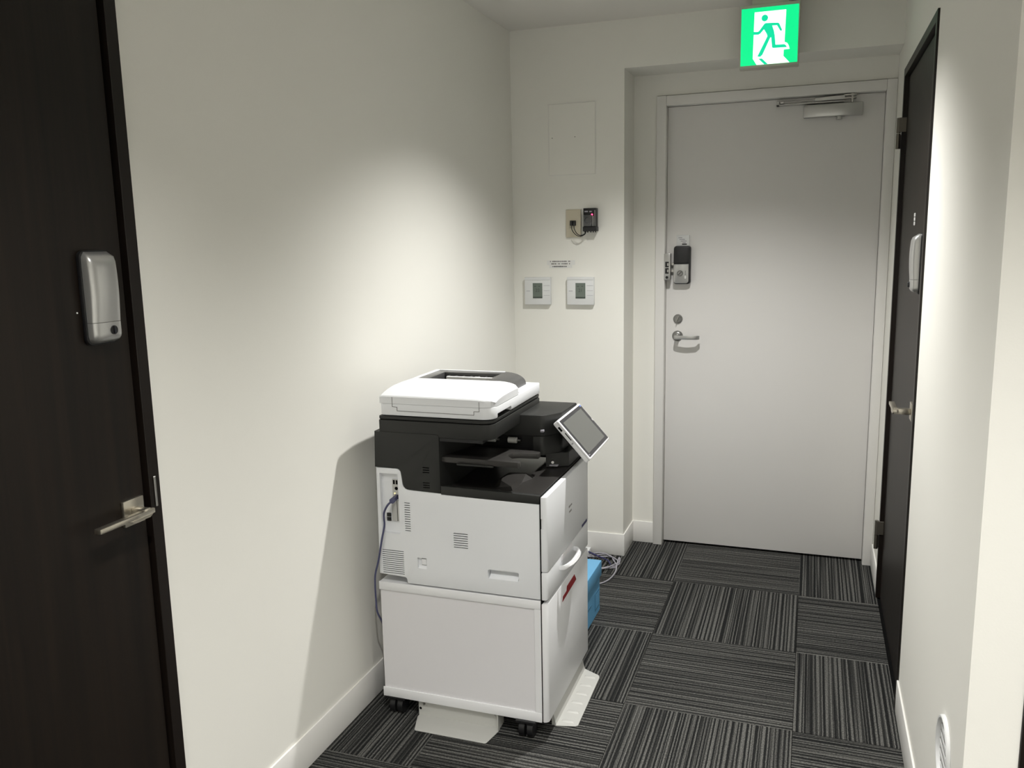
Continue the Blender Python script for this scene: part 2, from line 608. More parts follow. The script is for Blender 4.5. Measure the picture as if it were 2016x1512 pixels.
# door closer: slide track on the frame head side, body on the leaf
cl = MB().box(0.444, 0.672, DY - .036, DY - .0005, 1.911, 1.961, 0.003, 2).build('door_closer', SILVER, d1)
MB().box(0.336, 0.600, DY - .030, DY - .0005, 1.9665, 1.972, 0.001, 1).build('arm_shoe', SILVER, cl)
MB().box(0.336, 0.347, DY - .030, DY - .0005, 1.9665, 1.985, 0.001, 1).build('shoe_end', SILVER, cl)
MB().box(0.350, 0.366, DY - .033, DY - .016, 1.974, 1.984, 0.002, 2).build('pivot_block', STEEL, cl)
MB().cyl((0.366, DY - .026, 1.9785), (0.49, DY - .030, 1.9805), 0.0028, seg=12).build('thin_rod', STEEL, cl)
MB().hexa([(0.488, DY - .036, 1.9745), (0.600, DY - .040, 1.9755), (0.600, DY - .026, 1.9755), (0.488, DY - .024, 1.9745),
           (0.488, DY - .036, 1.9865), (0.600, DY - .040, 1.9905), (0.600, DY - .026, 1.9905), (0.488, DY - .024, 1.9865)]).build('main_arm', SILVER, cl)
MB().box(0.598, 0.645, DY - .044, DY - .022, 1.9875, 1.9925, 0.0015, 2).build('fork', STEEL, cl)
MB().box(0.598, 0.645, DY - .044, DY - .022, 1.9755, 1.980, 0.0015, 2).build('fork', STEEL, cl)
MB().cyl((0.630, DY - .033, 1.961), (0.630, DY - .033, 1.996), 0.0055, seg=16).build('pivot_pin', STEEL, cl)
MB().cyl((0.583, DY - .018, 1.898), (0.583, DY - .018, 1.911), 0.012, seg=20).build('adjuster', SILVER, cl)

# digital lock
lk = MB().prism(rrect(-0.0835, -0.0095, 1.2275, 1.396, 0.012), 1, DY - .030, DY - .0005, 0.004, 2).build('digital_lock', BLACK, d1)
MB().prism(rrect(-0.0835, -0.0165, 1.231, 1.3165, (0.012, 0.012, 0.001, 0.001)), 1, DY - .035, DY - .0302, 0.0025, 2).build('lower_cover', SILVER, lk)
MB().prism(rrect(-0.0825, -0.0165, 1.3175, 1.393, (0.001, 0.001, 0.012, 0.012)), 1, DY - .036, DY - .0302, 0.003, 2).build('battery_cover', BLACK, lk)
MB().lathe([(0, 0.010), (0.010, 0.010), (0.0125, 0.007), (0.013, 0), (0, 0)], (-0.0535, DY - .0350, 1.2755), (0, -1, 0), 28).build('thumb_turn', DULL, lk)
MB().box(-0.0549, -0.0521, DY - .0485, DY - .0445, 1.2645, 1.2865, 0.0010, 2).transform(Matrix.Translation((-0.0535, 0, 1.2755)) @ Matrix.Rotation(math.radians(45), 4, 'Y') @ Matrix.Translation((0.0535, 0, -1.2755))).build('turn_grip', PGREY, lk)
MB().prism(rrect(-0.0335, -0.0265, 1.251, 1.265, 0.0034), 1, DY - .0365, DY - .0349, 0.0005, 1).build('button', WHITEP, lk)
for k in range(3):
    MB().box(-0.0315, -0.0292, DY - .0353, DY - .0349, 1.268 + k * .007, 1.272 + k * .007).build('printed_mark', INK, lk)
for z in (1.286, 1.316):
    MB().box(-0.0955, -0.083, DY - .018, DY - .008, z - .006, z + .006, 0.001, 1).build('bolt', STEEL, lk)
sp = MB().box(-0.1240, -0.0955, FY - .004, DY - .012, 1.2465, 1.3635, 0.002, 2).build('strike_box', SILVER, d1)
for z in (1.287, 1.315):
    MB().box(-0.118, -0.102, FY - .0046, FY - .0036, z - .0125, z + .0125).build('strike_window', BLACK, sp)
    MB().box(-0.109, -0.1035, FY - .0056, FY - .0044, z - .006, z + .006, 0.0005, 1).build('strike_pin', STEEL, sp)
MB().cyl((-0.110, FY - .0052, 1.258), (-0.110, FY - .0038, 1.258), 0.006, seg=20).build('strike_screw', BLACK, sp)
st = MB().box(-0.0745, -0.018, DY - .010, DY - .0005, 1.394, 1.4435, 0.002, 2).build('lock_notice', THERM, d1)
for k, (a, b) in enumerate(((-.066, -.050), (-.062, -.038), (-.056, -.030), (-.048, -.034))):
    MB().box(a, b, DY - .0103, DY - .0099, 1.430 - k * .0075, 1.4335 - k * .0075).build('printed_line', GREYCAB, st)
MB().box(-.050, -.029, DY - .0103, DY - .0099, 1.4005, 1.4055).build('printed_line', INK, st)
# deadbolt cylinder and lever
db = MB().lathe([(0, 0.009), (0.015, 0.009), (0.019, 0.006), (0.0215, 0.0), (0, 0.0)], (-0.0655, DY - .0005, 1.068), (0, -1, 0), 32).build('deadbolt', DULL, d1)
MB().box(-0.0672, -0.0638, DY - .024, DY - .0095, 1.054, 1.083, 0.0015, 2).transform(Matrix.Translation((-0.0655, 0, 1.068)) @ Matrix.Rotation(math.radians(22), 4, 'Y') @ Matrix.Translation((0.0655, 0, -1.068))).build('thumb_turn', STEEL, db)
lv = MB().lathe([(0, 0.010), (0.015, 0.010), (0.021, 0.006), (0.0245, 0.0), (0, 0.0)], (-0.0665, DY - .0005, 0.9905), (0, -1, 0), 32).build('lever_handle', DULL, d1)
MB().cyl((-0.0665, DY - .010, 0.9905), (-0.0665, DY - .046, 0.9905), 0.0095, seg=20).build('neck', STEEL, lv)
pts = []
bar = MB()
prof = [(-0.076, 0.050), (-0.062, 0.056), (-0.020, 0.060), (0.022, 0.056), (0.0365, 0.044), (0.0365, 0.034), (0.030, 0.036),
        (0.018, 0.047), (-0.020, 0.051), (-0.058, 0.046), (-0.076, 0.042)]
bar.prism([(x, DY - h) for x, h in prof], 2, 0.9805, 0.9975, 0.002, 2)
bar.build('lever', SILVER, lv)

# ------------------------------------------------------------------ dark doors: frame, leaf, lever, electronic lock


def lever_set(d, x, sgn, yc, zc, ydir, out=.046):
    """square rose with flat bar lever; sgn = outward normal in x, ydir = direction of the lever"""
    def b(a0, a1, y0, y1, z0, z1, bev=0.001):
        xs = sorted((x + sgn * a0, x + sgn * a1))
        ys = sorted((y0, y1))
        return MB().box(xs[0], xs[1], ys[0], ys[1], z0, z1, bev, 2)
    h = b(0.0003, 0.008, yc - .0265, yc + .0265, zc - .0265, zc + .0265).build('lever_handle', NICKEL, d)
    b(0.008, out - .004, yc - .009, yc + .009, zc - .009, zc + .009, 0.002).build('neck', NICKEL, h)
    b(out - .016, out, yc - ydir * .016, yc + ydir * .124, zc - .0035, zc + .0065, 0.0015).build('lever', NICKEL, h)
    xs = sorted((x + sgn * (out - .012), x + sgn * out))
    MB().prism([(yc - ydir * .010, zc - .003), (yc + ydir * .05, zc - .003), (yc + ydir * .04, zc - .0085), (yc - ydir * .002, zc - .0085)], 0, xs[0], xs[1]).build('underside_rib', NICKEL, h)
    return h


def card_lock(d, x, sgn, yc, z0, z1):
    """rounded silver electronic lock on a black plate"""
    w = 0.034
    xs = sorted((x + sgn * .0003, x + sgn * .010))
    L_ = MB().prism(rrect(yc - w - .003, yc + w + .003, z0 - .003, z1 + .003, 0.014), 0, xs[0], xs[1], 0.002, 2).build('electronic_lock', BLACK, d)
    mb = MB()
    # bowed silver shell: profile in x/z, lofted over rounded width
    n = 14
    rows = []
    zl = z0 + (z1 - z0) * .235
    for k in range(n + 1):
        t = k / n
        z = zl + (z1 - zl) * t
        dep = 0.030 + 0.004 * math.sin(math.pi * t)
        e = min(1, (1 - t) * 6)
        dep = 0.012 + (dep - 0.012) * math.sqrt(max(0, 1 - (1 - e) ** 2))
        ww = w * (0.80 + 0.20 * math.sqrt(max(0, 1 - (1 - min(1, (1 - t) * 9)) ** 2)))
        row = []
        for q in range(13):
            a = math.pi * q / 12
            c, s = math.cos(a), math.sin(a)
            py = ww * (abs(c) ** .45) * (1 if c > 0 else -1)
            px = 0.0102 + (dep - 0.0102) * (s ** .45)
            row.append(mb.bm.verts.new((x + sgn * px, yc + py, z)))
        rows.append(row)
    fs = []
    for A, B in zip(rows, rows[1:]):
        for q in range(12):
            fs.append(mb.bm.faces.new((A[q], A[q + 1], B[q + 1], B[q])))
    fs.append(mb.bm.faces.new(rows[0]))
    fs.append(mb.bm.faces.new(list(reversed(rows[-1]))))
    bmesh.ops.recalc_face_normals(mb.bm, faces=fs)
    mb.build('shell', SILVER, L_, 50)
    mb = MB()
    rows = []
    for k in range(9):
        t = k / 8
        z = z0 + (zl - .0008 - z0) * t
        dep = 0.030
        e = min(1, t * 2.2)
        dep = 0.012 + (dep - 0.012) * math.sqrt(max(0, 1 - (1 - e) ** 2)) if t < 1 else 0.030
        ww = w * (0.72 + 0.28 * math.sqrt(max(0, 1 - (1 - min(1, t * 2.4)) ** 2)))
        row = []
        for q in range(13):
            a = math.pi * q / 12
            c, s = math.cos(a), math.sin(a)
            row.append(mb.bm.verts.new((x + sgn * (0.0102 + (dep - 0.0102) * (s ** .45)), yc + ww * (abs(c) ** .45) * (1 if c > 0 else -1), z)))
        rows.append(row)
    fs = []
    for A, B in zip(rows, rows[1:]):
        for q in range(12):
            fs.append(mb.bm.faces.new((A[q], A[q + 1], B[q + 1], B[q])))
    fs.append(mb.bm.faces.new(rows[0]))
    fs.append(mb.bm.faces.new(list(reversed(rows[-1]))))
    bmesh.ops.recalc_face_normals(mb.bm, faces=fs)
    mb.build('lower_shell', SILVER, L_, 50)
    zz = z0 + .024
    k = MB().cyl((x + sgn * .027, yc + .008, zz), (x + sgn * .0315, yc + .008, zz), 0.0085, seg=24).build('thumb_turn', BLACK, L_)
    xs = sorted((x + sgn * .0315, x + sgn * .0355))
    MB().box(xs[0], xs[1], yc + .0068, yc + .0092, zz - .007, zz + .007, 0.0006, 1).build('turn_grip', BEZEL, L_)
    return L_


# near dark door on the left wall
t3 = thing('trim_3', 'dark brown frame of the near left door', 'door frame', (XL, (LD0 + LD1) / 2, 0))
t3['kind'] = 'structure'
MB().box(XL - .1, XL + .007, LD1 - .029, LD1, 0, LDZ, 0.001, 1).build('jamb', WOODEDGE, t3)
MB().box(XL - .1, XL + .007, LD0, LD0 + .029, 0, LDZ, 0.001, 1).build('jamb', WOODEDGE, t3)
MB().box(XL - .1, XL + .007, LD0 + .029, LD1 - .029, LDZ - .029, LDZ, 0.001, 1).build('head', WOODEDGE, t3)
MB().box(XL - .1, XL - .05, LD0 + .029, LD1 - .029, 0, LDZ - .029).build('shade_backing', VOID, t3)  # black sheet behind the leaf keeps its edge gaps dark
d3 = struct(MB().box(XL - .046, XL - .002, LD0 + .034, LD1 - .038, 0.006, LDZ - .034, 0.001, 1).build('door_3', WOOD),
            'dark stained wooden door with silver lock at the left edge', 'door')
lever_set(d3, XL - .002, 1, -2.1215, 0.9115, -1)
card_lock(d3, XL - .002, 1, -2.1580, 1.2580, 1.4290)
MB().box(XL + .0072, XL + .0105, LD1 - .0190, LD1 - .0135, 0.905, 0.969, 0.0008, 1).build('strike_lip', STEEL, d3)
MB().cyl((XL - .002, -2.2035, 1.318), (XL - .0008, -2.2035, 1.318), 0.0016, seg=10).build('lock_indicator', WHITEP, d3)

# far dark door on the right wall
t2 = thing('trim_2', 'dark brown frame of the far right door', 'door frame', (XR, (RD0 + RD1) / 2, 0))
t2['kind'] = 'structure'
MB().box(XR - .006, XR + .0865, RD1 - .029, RD1, 0, RDZ, 0.001, 1).build('jamb', WOODEDGE, t2)
MB().box(XR - .006, XR + .0865, RD0, RD0 + .029, 0, RDZ, 0.001, 1).build('jamb', WOODEDGE, t2)
MB().box(XR - .006, XR + .0865, RD0 + .029, RD1 - .029, RDZ - .029, RDZ, 0.001, 1).build('head', WOODEDGE, t2)
MB().box(XR + .055, XR + .0865, RD0 + .029, RD1 - .029, 0, RDZ - .029).build('shade_backing', VOID, t2)  # black sheet closing off behind this leaf, darkens its gaps
RX = XR + .009
d2 = struct(MB().box(RX, RX + .042, RD0 + .033, RD1 - .033, 0.006, RDZ - .033, 0.001, 1).build('door_2', WOOD),
            'dark stained wooden door seen edge-on in the right wall', 'door')
lever_set(d2, RX, -1, -0.6650, 0.9040, 1, .058)
card_lock(d2, RX, -1, -0.6550, 1.2590, 1.4300)
for (z0, z1) in ((1.737, 1.846), (0.203, 0.318)):
    zm = (z0 + z1) / 2
    h = MB().cyl((XR - .016, RD1 - .022, z0), (XR - .016, RD1 - .022, zm - .001), 0.0075, seg=16).build('hinge', DKSTEEL, d2)
    MB().cyl((XR - .016, RD1 - .022, zm + .001), (XR - .016, RD1 - .022, z1), 0.0075, seg=16).build('knuckle', DKSTEEL, h)
    MB().box(XR - .0155, XR + .0085, RD1 - .0335, RD1 - .030, zm + .004, z1, 0.0005, 1).build('leaf_plate', DKSTEEL, h)
    MB().box(XR - .0155, XR - .0065, RD1 - .0135, RD1 - .010, z0, zm - .004, 0.0005, 1).build('frame_plate', DKSTEEL, h)
nt_ = MB().box(RX - .0008, RX - .0002, -0.420, -0.362, 1.4545, 1.4985).build('door_notice', WOODEDGE, d2)
for k, (a, b_) in enumerate(((-.411, -.403), (-.396, -.388), (-.381, -.373))):
    for q in range(3):
        MB().box(RX - .0011, RX - .0007, a, b_, 1.4575 + q * .0135, 1.4685 + q * .0135).build('printed_character', WHITEP, nt_)

# dark door just inside the right edge of the picture
t4 = thing('trim_4', 'dark brown door frame beyond the outside corner', 'door frame', ((ND0 + ND1) / 2, YN, 0))
t4['kind'] = 'structure'
MB().box(ND0 + .0006, ND0 + .03, YN - .006, YN + .1, 0, 2.03, 0.001, 1).build('jamb', WOODEDGE, t4)
MB().box(ND1 - .03, ND1, YN - .006, YN + .1, 0, 2.03, 0.001, 1).build('jamb', WOODEDGE, t4)
MB().box(ND0 + .03, ND1 - .03, YN - .006, YN + .1, 2.0, 2.03, 0.001, 1).build('head', WOODEDGE, t4)
struct(MB().box(ND0 + .034, ND1 - .034, YN + .006, YN + .05, 0.006, 1.996, 0.001, 1).build('door_4', WOOD),
       'dark stained wooden door at the extreme right edge', 'door')

# ------------------------------------------------------------------ downlights
spots = ['over the printer', 'between the two dark doors', 'behind the camera on the left', 'by the dark door on the right', 'in the right rear corner']
for (lx, ly, watt), where in zip(LIGHTS, spots):
    dl = thing('downlight', 'round recessed ceiling downlight ' + where, 'ceiling light', (lx, ly, ZC), 'ceiling downlights')
    MB().lathe([(0.060, 0.0005), (0.061, 0.004), (0.052, 0.006), (0.047, 0.0035), (0.047, 0.0005)], (lx, ly, ZC), (0, 0, -1), 40).build('trim_ring', THERM, dl)
    MB().cyl((lx, ly, ZC - .0006), (lx, ly, ZC - .002), 0.046, seg=40).build('lens', LENS, dl)
    L_ = bpy.data.lights.new('downlight_lamp', 'SPOT')
    L_.energy = watt
    L_.color = LIGHT_COLOR
    L_.spot_size = math.radians(120)
    L_.spot_blend = 0.9
    L_.shadow_soft_size = 0.022
    lo = bpy.data.objects.new('lamp', L_)
    COL.objects.link(lo)
    lo.location = (lx, ly, ZC - .012)
    attach(lo, dl)

# ================================================================== THINGS ON THE WALLS
# exit sign hanging from the ceiling
ex = thing('exit_sign', 'glowing green and white running-man exit sign above the white door', 'exit sign', (0.316, 0.122, ZC))
EY = 0.100
MB().box(0.2076, 0.4246, EY + .001, EY + .050, 2.067, 2.296, 0.003, 2).build('casing', EXBODY, ex)
MB().box(0.25, 0.382, EY + .008, EY + .044, 2.296, ZC, 0.001, 1).build('ceiling_mount', EXBODY, ex)
PX0, PX1, PZ0, PZ1 = 0.2125, 0.4195, 2.0770, 2.2830


def pic(u, v):
    s = (u - 85) / 1190
    top, bot = 215 - 125 * s, 1400 - 100 * s
    t = (v - top) / (bot - top)
    return (PX0 + s * (PX1 - PX0), PZ1 - min(max(t, 0), 1) * (PZ1 - PZ0))


MB().box(PX0, PX1, EY - .0015, EY + .002, PZ0, PZ1).build('green_panel', EXG, ex)
MB().prism([pic(*p) for p in [(360, 275), (1015, 210), (1000, 885), (1055, 905), (1090, 960), (1110, 1030), (990, 1045), (985, 1180), (1115, 1320), (430, 1390), (345, 1240)]],
           1, EY - .0021, EY - .0014).build('white_doorway', EXW, ex)
man = MB().prism([pic(*p) for p in [(338, 680), (430, 680), (460, 665), (570, 510), (600, 495), (850, 485), (880, 500), (940, 630), (935, 655), (905, 655), (835, 540),
                                    (735, 545), (775, 660), (795, 760), (815, 945), (1000, 935), (1030, 955), (1055, 995), (760, 1015), (745, 1000), (720, 790), (700, 800),
                                    (545, 1160), (500, 1200), (440, 1195), (640, 770), (625, 720), (565, 625), (490, 715), (450, 738), (338, 742)]], 1, EY - .0027, EY - .002)
man.build('running_figure', EXM, ex)
hc = pic(575, 390)
MB().cyl((hc[0], EY - .0027, hc[1]), (hc[0], EY - .002, hc[1]), 0.0119, seg=32).build('figure_head', EXM, ex)
MB().prism([pic(*p) for p in [(465, 1240), (540, 1235), (665, 1390), (590, 1390)]], 1, EY - .0027, EY - .002).build('figure_shadow', EXM, ex)

# access panel in the back wall
ap = thing('access_panel', 'flush square-cornered access hatch high on the end wall', 'access panel', (-0.494, YB, 1.86))
MB().box(-0.597, -0.391, YB - .0030, YB - .0005, 1.711, 2.008, 0.001, 1).build('panel', WALL, ap)
for (a, b_, c, d) in ((-0.5995, -0.5973, 1.7085, 2.0105), (-0.3907, -0.3885, 1.7085, 2.0105)):
    MB().box(a, b_, YB - .0025, YB - .0003, c, d).build('edge_strip', BASE, ap)
for (c, d) in ((1.7085, 1.7107), (2.0083, 2.0105)):
    MB().box(-0.5973, -0.3907, YB - .0025, YB - .0003, c, d).build('edge_strip', BASE, ap)
for x in (-.582, -.480):
    MB().cyl((x, YB - .0034, 1.868), (x, YB - .0029, 1.868), 0.002, seg=12).build('latch', BROWN, ap)

# ivory switch plate with cable jack, relay and wire
sw = thing('switch_plate', 'ivory wall plate with a black cable jack', 'wall plate', (-0.488, YB, 1.5))
MB().box(-0.522, -0.4545, YB - .010, YB - .0003, 1.4425, 1.5625, 0.003, 3).build('plate', IVORY, sw)
MB().box(-0.4995, -0.4885, YB - .026, YB - .0102, 1.4925, 1.5145, 0.0015, 2).build('cable_jack', BLACK, sw)
MB().box(-0.4865, -0.4755, YB - .026, YB - .0102, 1.4925, 1.5145, 0.0015, 2).build('cable_jack', BLACK, sw)

rl = thing('relay_unit', 'small black relay with clear cover and red light beside ivory plate', 'relay', (-0.4075, YB, 1.515))
MB().box(-0.438, -0.3775, YB - .040, YB - .0003, 1.467, 1.487, 0.002, 2).build('socket', BLACK, rl)
MB().box(-0.436, -0.3795, YB - .038, YB - .0003, 1.487, 1.565, 0.002, 2).build('body', BLACK, rl)
MB().box(-0.4345, -0.396, YB - .044, YB - .0382, 1.489, 1.536, 0.0015, 2).build('front_plate', PGREY, rl)
MB().lathe([(0.0155, 0), (0.0155, .005), (0.012, .006), (0.0105, .002), (0, .002), (0, 0)], (-0.4155, YB - .0441, 1.5135), (0, -1, 0), 28).build('dial', PGREY, rl)
MB().box(-0.3945, -0.390, YB - .041, YB - .0382, 1.489, 1.532, 0.0008, 1).build('clip', SILVER, rl)
MB().box(-0.3855, -0.3825, YB - .041, YB - .0382, 1.489, 1.556, 0.0008, 1).build('clip', SILVER, rl)
MB().cyl((-0.3965, YB - .042, 1.5375), (-0.3965, YB - .0385, 1.5375), 0.0036, seg=16).build('red_light', LEDR, rl)
for k, x in enumerate((-.430, -.418, -.404, -.393, -.383)):
    MB().box(x - .002, x + .002, YB - .036, YB - .028, 1.462, 1.4672).build('terminal', BLACK, rl)
MB().box(-0.430, -0.415, YB - .0386, YB - .038, 1.548, 1.554).build('printed_mark', GREYCAB, rl)
MB().box(-0.409, -0.398, YB - .0386, YB - .038, 1.548, 1.553).build('printed_mark', GREYCAB, rl)

wr = thing('relay_wire', 'twin black wire looping from ivory plate to relay', 'wire', (-0.455, YB, 1.45))
MB().tube([(-0.494, YB - .022, 1.494), (-0.489, YB - .026, 1.473), (-0.468, YB - .036, 1.452), (-0.447, YB - .038, 1.447), (-0.430, YB - .034, 1.455), (-0.4245, YB - .032, 1.468)], 0.0017).build('conductor', BLACK, wr)
MB().tube([(-0.482, YB - .022, 1.494), (-0.478, YB - .026, 1.475), (-0.463, YB - .034, 1.456), (-0.446, YB - .036, 1.4505), (-0.432, YB - .032, 1.457), (-0.4265, YB - .030, 1.468)], 0.0017).build('conductor', BLACK, wr)

# label strips
rng = random.Random(3)
for (a, b_, c, d, lab) in ((-0.6125, -0.484, 1.3345, 1.3435, 'top strip of printed paper above the thermostats'),
                           (-0.6125, -0.484, 1.3235, 1.3335, 'middle strip of printed paper above the thermostats'),
                           (-0.6025, -0.497, 1.3105, 1.3225, 'lowest and shortest strip of printed paper above the thermostats')):
    s_ = tag(MB().box(a, b_, YB - .0012, YB - .0002, c, d).build('label_strip', WHITEP), lab, 'paper label', 'paper label strips')
    x = a + .014
    while x < b_ - .024:
        w = rng.choice((.0035, .0045, .005))
        zc_ = (c + d) / 2
        if rng.random() < .88:
            hgt = rng.choice((.0022, .0026, .0018))
            MB().box(x, x + w, YB - .0015, YB - .0011, zc_ - hgt, zc_ + hgt).build('printed_character', INK if d < 1.323 else BROWN, s_)
        x += w + .0013

# thermostats
for (a, lab, num) in ((-0.7150, 'white thermostat with dark display, the one nearer the wall corner', '22'),
                      (-0.5170, 'white thermostat with paler display, the one below the relay', '21')):
    b_ = a + .1215
    th = thing('thermostat', lab, 'thermostat', (a + .06, YB, 1.209), 'wall thermostats')
    fy = YB - .019
    MB().box(a, b_, fy, YB - .0003, 1.1485, 1.2705, 0.003, 2).build('casing', THERM, th)
    MB().box(a + .001, b_ - .001, fy - .0014, fy - .0001, 1.2585, 1.2695, 0.0008, 1).build('top_lip', THERM, th)
    sc = MB().box(a + .0395, a + .0840, fy - .0012, fy + .001, 1.1772, 1.2447, 0.0005, 1).build('display', LCD, th)
    MB().box(a + .0395, a + .0840, fy - .0014, fy - .0011, 1.1772, 1.1835).build('display_bar', LCDINK, sc)
    text_mesh('display_digits', num, 0.020, LCDINK, sc, (a + .062, fy - .0014, 1.212), Matrix.Rotation(math.pi / 2, 3, 'X'))
    MB().box(a + .0455, a + .056, fy - .0014, fy - .0011, 1.229, 1.232).build('display_mark', LCDINK, sc)
    MB().box(a + .066, a + .074, fy - .0014, fy - .0011, 1.229, 1.232).build('display_mark', LCDINK, sc)
    for z in (1.1905, 1.2115, 1.2325):
        MB().box(a + .0900, b_ - .003, fy - .0006, fy + .0005, z - .0005, z + .0005).build('button_seam', GREYCAB, th)
    MB().box(a + .009, a + .026, fy - .0004, fy + .0004, 1.2085, 1.2105).build('printed_mark', GREYCAB, th)

# round vent on the right wall
vc = (-1.633, 0.388)
vt = thing('wall_vent', 'round white louvred vent low on the right wall', 'vent', (XR, vc[0], vc[1]))
MB().lathe([(0.0725, 0.0003), (0.0720, 0.006), (0.0695, 0.0085), (0.0660, 0.0085), (0.0625, 0.0040), (0.0610, 0.0003)], (XR, vc[0], vc[1]), (-1, 0, 0), 48).build('rim', THERM, vt)
MB().cyl((XR - .0003, vc[0], vc[1]), (XR - .0010, vc[0], vc[1]), 0.0605, seg=48).build('backing', BROWN, vt)
for k in range(6):
    z = vc[1] - .0475 + k * .0190
    hw = math.sqrt(max(0, .0600 ** 2 - (z - vc[1]) ** 2)) - .003
    MB().prism([(XR - .0011, z + .0058), (XR - .0011, z - .0058), (XR - .0019, z - .0058), (XR - .0019, z + .0052)], 1, vc[0] - hw, vc[0] + hw).build('louvre', THERM, vt)

# ================================================================== MULTIFUNCTION PRINTER
Y0, Y1 = -1.2735, -0.805
PR = thing('multifunction_printer', 'large white and black office printer on a wheeled white cabinet', 'printer', (-0.43, -1.04, 0))
XS = -0.185          # near right corner of the side panels
XF = -0.165          # front face

# --- cabinet
cab = MB().box(-0.693, XS - .002, Y0 + .004, Y1, 0.058, 0.421, 0.001, 1).build('cabinet', PCAB, PR)
MB().box(-0.695, XS, Y0, Y0 + .0045, 0.4040, 0.4300, 0.0015, 2).build('top_rail', PTRIM, cab)
MB().box(-0.693, XS, Y0 + .002, Y1, 0.4212, 0.4300, 0.001, 1).build('cabinet_top', PTRIM, cab)
MB().box(-0.697, XS, Y0, Y0 + .0045, 0.0565, 0.0865, 0.0015, 2).build('bottom_rail', PTRIM, cab)
MB().box(-0.2045, XS, Y0 + .0005, Y0 + .0045, 0.0868, 0.4037, 0.001, 1).build('corner_stile', PTRIM, cab)
dr = MB().prism(rrect(XS + .003, XF, Y0 + .001, Y1, (0.002, 0.014, 0.006, 0.001)), 2, 0.0575, 0.4215, 0.0025, 2).build('cabinet_door', PTRIM, PR)
# red tape strips
MB().hexa([(XF - .0002, -1.118, .3640), (XF - .0002, -0.958, .3720), (XF + .0006, -0.958, .3720), (XF + .0006, -1.118, .3640),
           (XF - .0002, -1.112, .3790), (XF - .0002, -0.968, .3850), (XF + .0006, -0.968, .3850), (XF + .0006, -1.112, .3790)]).build('red_tape', RED, dr)
MB().hexa([(XF - .0002, -1.072, .3800), (XF - .0002, -0.972, .3850), (XF + .0007, -0.972, .3850), (XF + .0007, -1.072, .3800),
           (XF - .0002, -1.066, .3935), (XF - .0002, -0.978, .3965), (XF + .0007, -0.978, .3965), (XF + .0007, -1.066, .3935)]).build('red_tape', RED, dr)

# --- casters
for (cx, cy) in ((-0.655, -1.2500), (-0.234, -1.2560), (-0.648, -0.86), (-0.218, -0.86)):
    cs = MB().cyl((cx - .021, cy, .0262), (cx - .004, cy, .0262), 0.0262, seg=28).build('caster', BLACK, PR)
    MB().cyl((cx + .004, cy, .0262), (cx + .021, cy, .0262), 0.0262, seg=28).build('wheel', BLACK, cs)
    MB().box(cx - .0195, cx + .0195, cy - .012, cy + .020, .030, .050, .003, 2).build('hood', BLACK, cs)
    MB().box(cx - .030, cx + .030, cy - .026, cy + .030, .0505, .0578, .001, 1).build('mount_plate', BLACK, cs)

# --- stabiliser plates
fp = MB().prism([(-.5860, -1.2560), (-.5860, -1.270), (-.5655, -1.334), (-.560, -1.338), (-.341, -1.338), (-.336, -1.335), (-.3225, -1.272), (-.3225, -1.2560)], 2, .0008, .0035, .0008, 1).build('side_stabiliser', PLATE, PR)
MB().box(-.5860, -.3225, -1.2580, -1.2555, .0036, .0572).build('upright', PLATE, fp)
MB().box(-.3250, -.3225, -1.2700, -1.2200, .0036, .0572).build('end_flange', PLATE, fp)
for x in (-.566, -.338):
    MB().cyl((x, -1.2610, .044), (x, -1.2580, .044), .0042, seg=14).build('bolt', STEEL, fp)
MB().cyl((-.580, -1.2584, .026), (-.580, -1.2578, .026), .0042, seg=14).build('hole', VOID, fp)
ff = MB().prism([(-.176, -1.186), (-.168, -1.190), (-.112, -1.176), (-.1055, -1.170), (-.1085, -.880), (-.1140, -.866), (-.170, -.836), (-.176, -.840)], 2, .0008, .0036, .0008, 1).build('front_stabiliser', PLATE, PR)
MB().hexa([(-.182, -1.186, .0008), (-.168, -1.189, .0036), (-.168, -.838, .0036), (-.182, -.840, .0008),
           (-.184, -1.186, .054), (-.181, -1.186, .054), (-.181, -.840, .054), (-.184, -.840, .054)]).build('upright', PLATE, ff)
for k in range(6):
    y = -1.158 + k * .0545
    MB().hexa([(-.158, y - .008, .0036), (-.119, y - .008, .0036), (-.119, y + .008, .0036), (-.158, y + .008, .0036),
               (-.152, y - .003, .0062), (-.124, y - .003, .0062), (-.124, y + .003, .0062), (-.152, y + .003, .0062)]).build('embossed_rib', PLATE, ff)

# --- white main body
outline = [(-0.690, 0.456), (-0.601, 0.452), (-0.598, 0.4345), (XS, 0.4345), (XS, 0.7135), (-0.600, 0.7235), (-0.607, 0.7850), (-0.686, 0.7845)]
body = MB().prism(round_poly(outline, {5: .020, 6: .016, 1: .006, 2: .004}), 1, Y0, Y1, 0.002, 2).build('main_body', PWHITE, PR)
c_ = MB()
c_.box(-0.6755, -0.6165, Y0 - .02, Y0 + .013, 0.5860, 0.7685)                       # connector recess
for k in range(13):                                                              # tall vent
    z = 0.6835 - k * .00705
    c_.box(-0.5990, -0.5805, Y0 - .02, Y0 + .004, z - .0013, z + .0013)
for k in range(7):                                                               # middle vent
    z = 0.6055 - k * .00695
    c_.box(-0.4450, -0.4005, Y0 - .02, Y0 + .004, z - .0014, z + .0014)
for k in range(12):                                                              # lower left vent
    z = 0.5320 - k * .0064
    c_.box(-0.6780, -0.6070, Y0 - .02, Y0 + .004, z - .0013, z + .0013)
c_.prism([(-0.5625, .5190), (-0.5335, .5190), (-0.5335, .4850), (-0.5625, .4850)], 1, Y0 - .02, Y0 + .007)
c_.prism(rrect(-0.3415, -0.2475, .4800, .5080, .006), 1, Y0 - .02, Y0 + .022)
cut(body, c_)
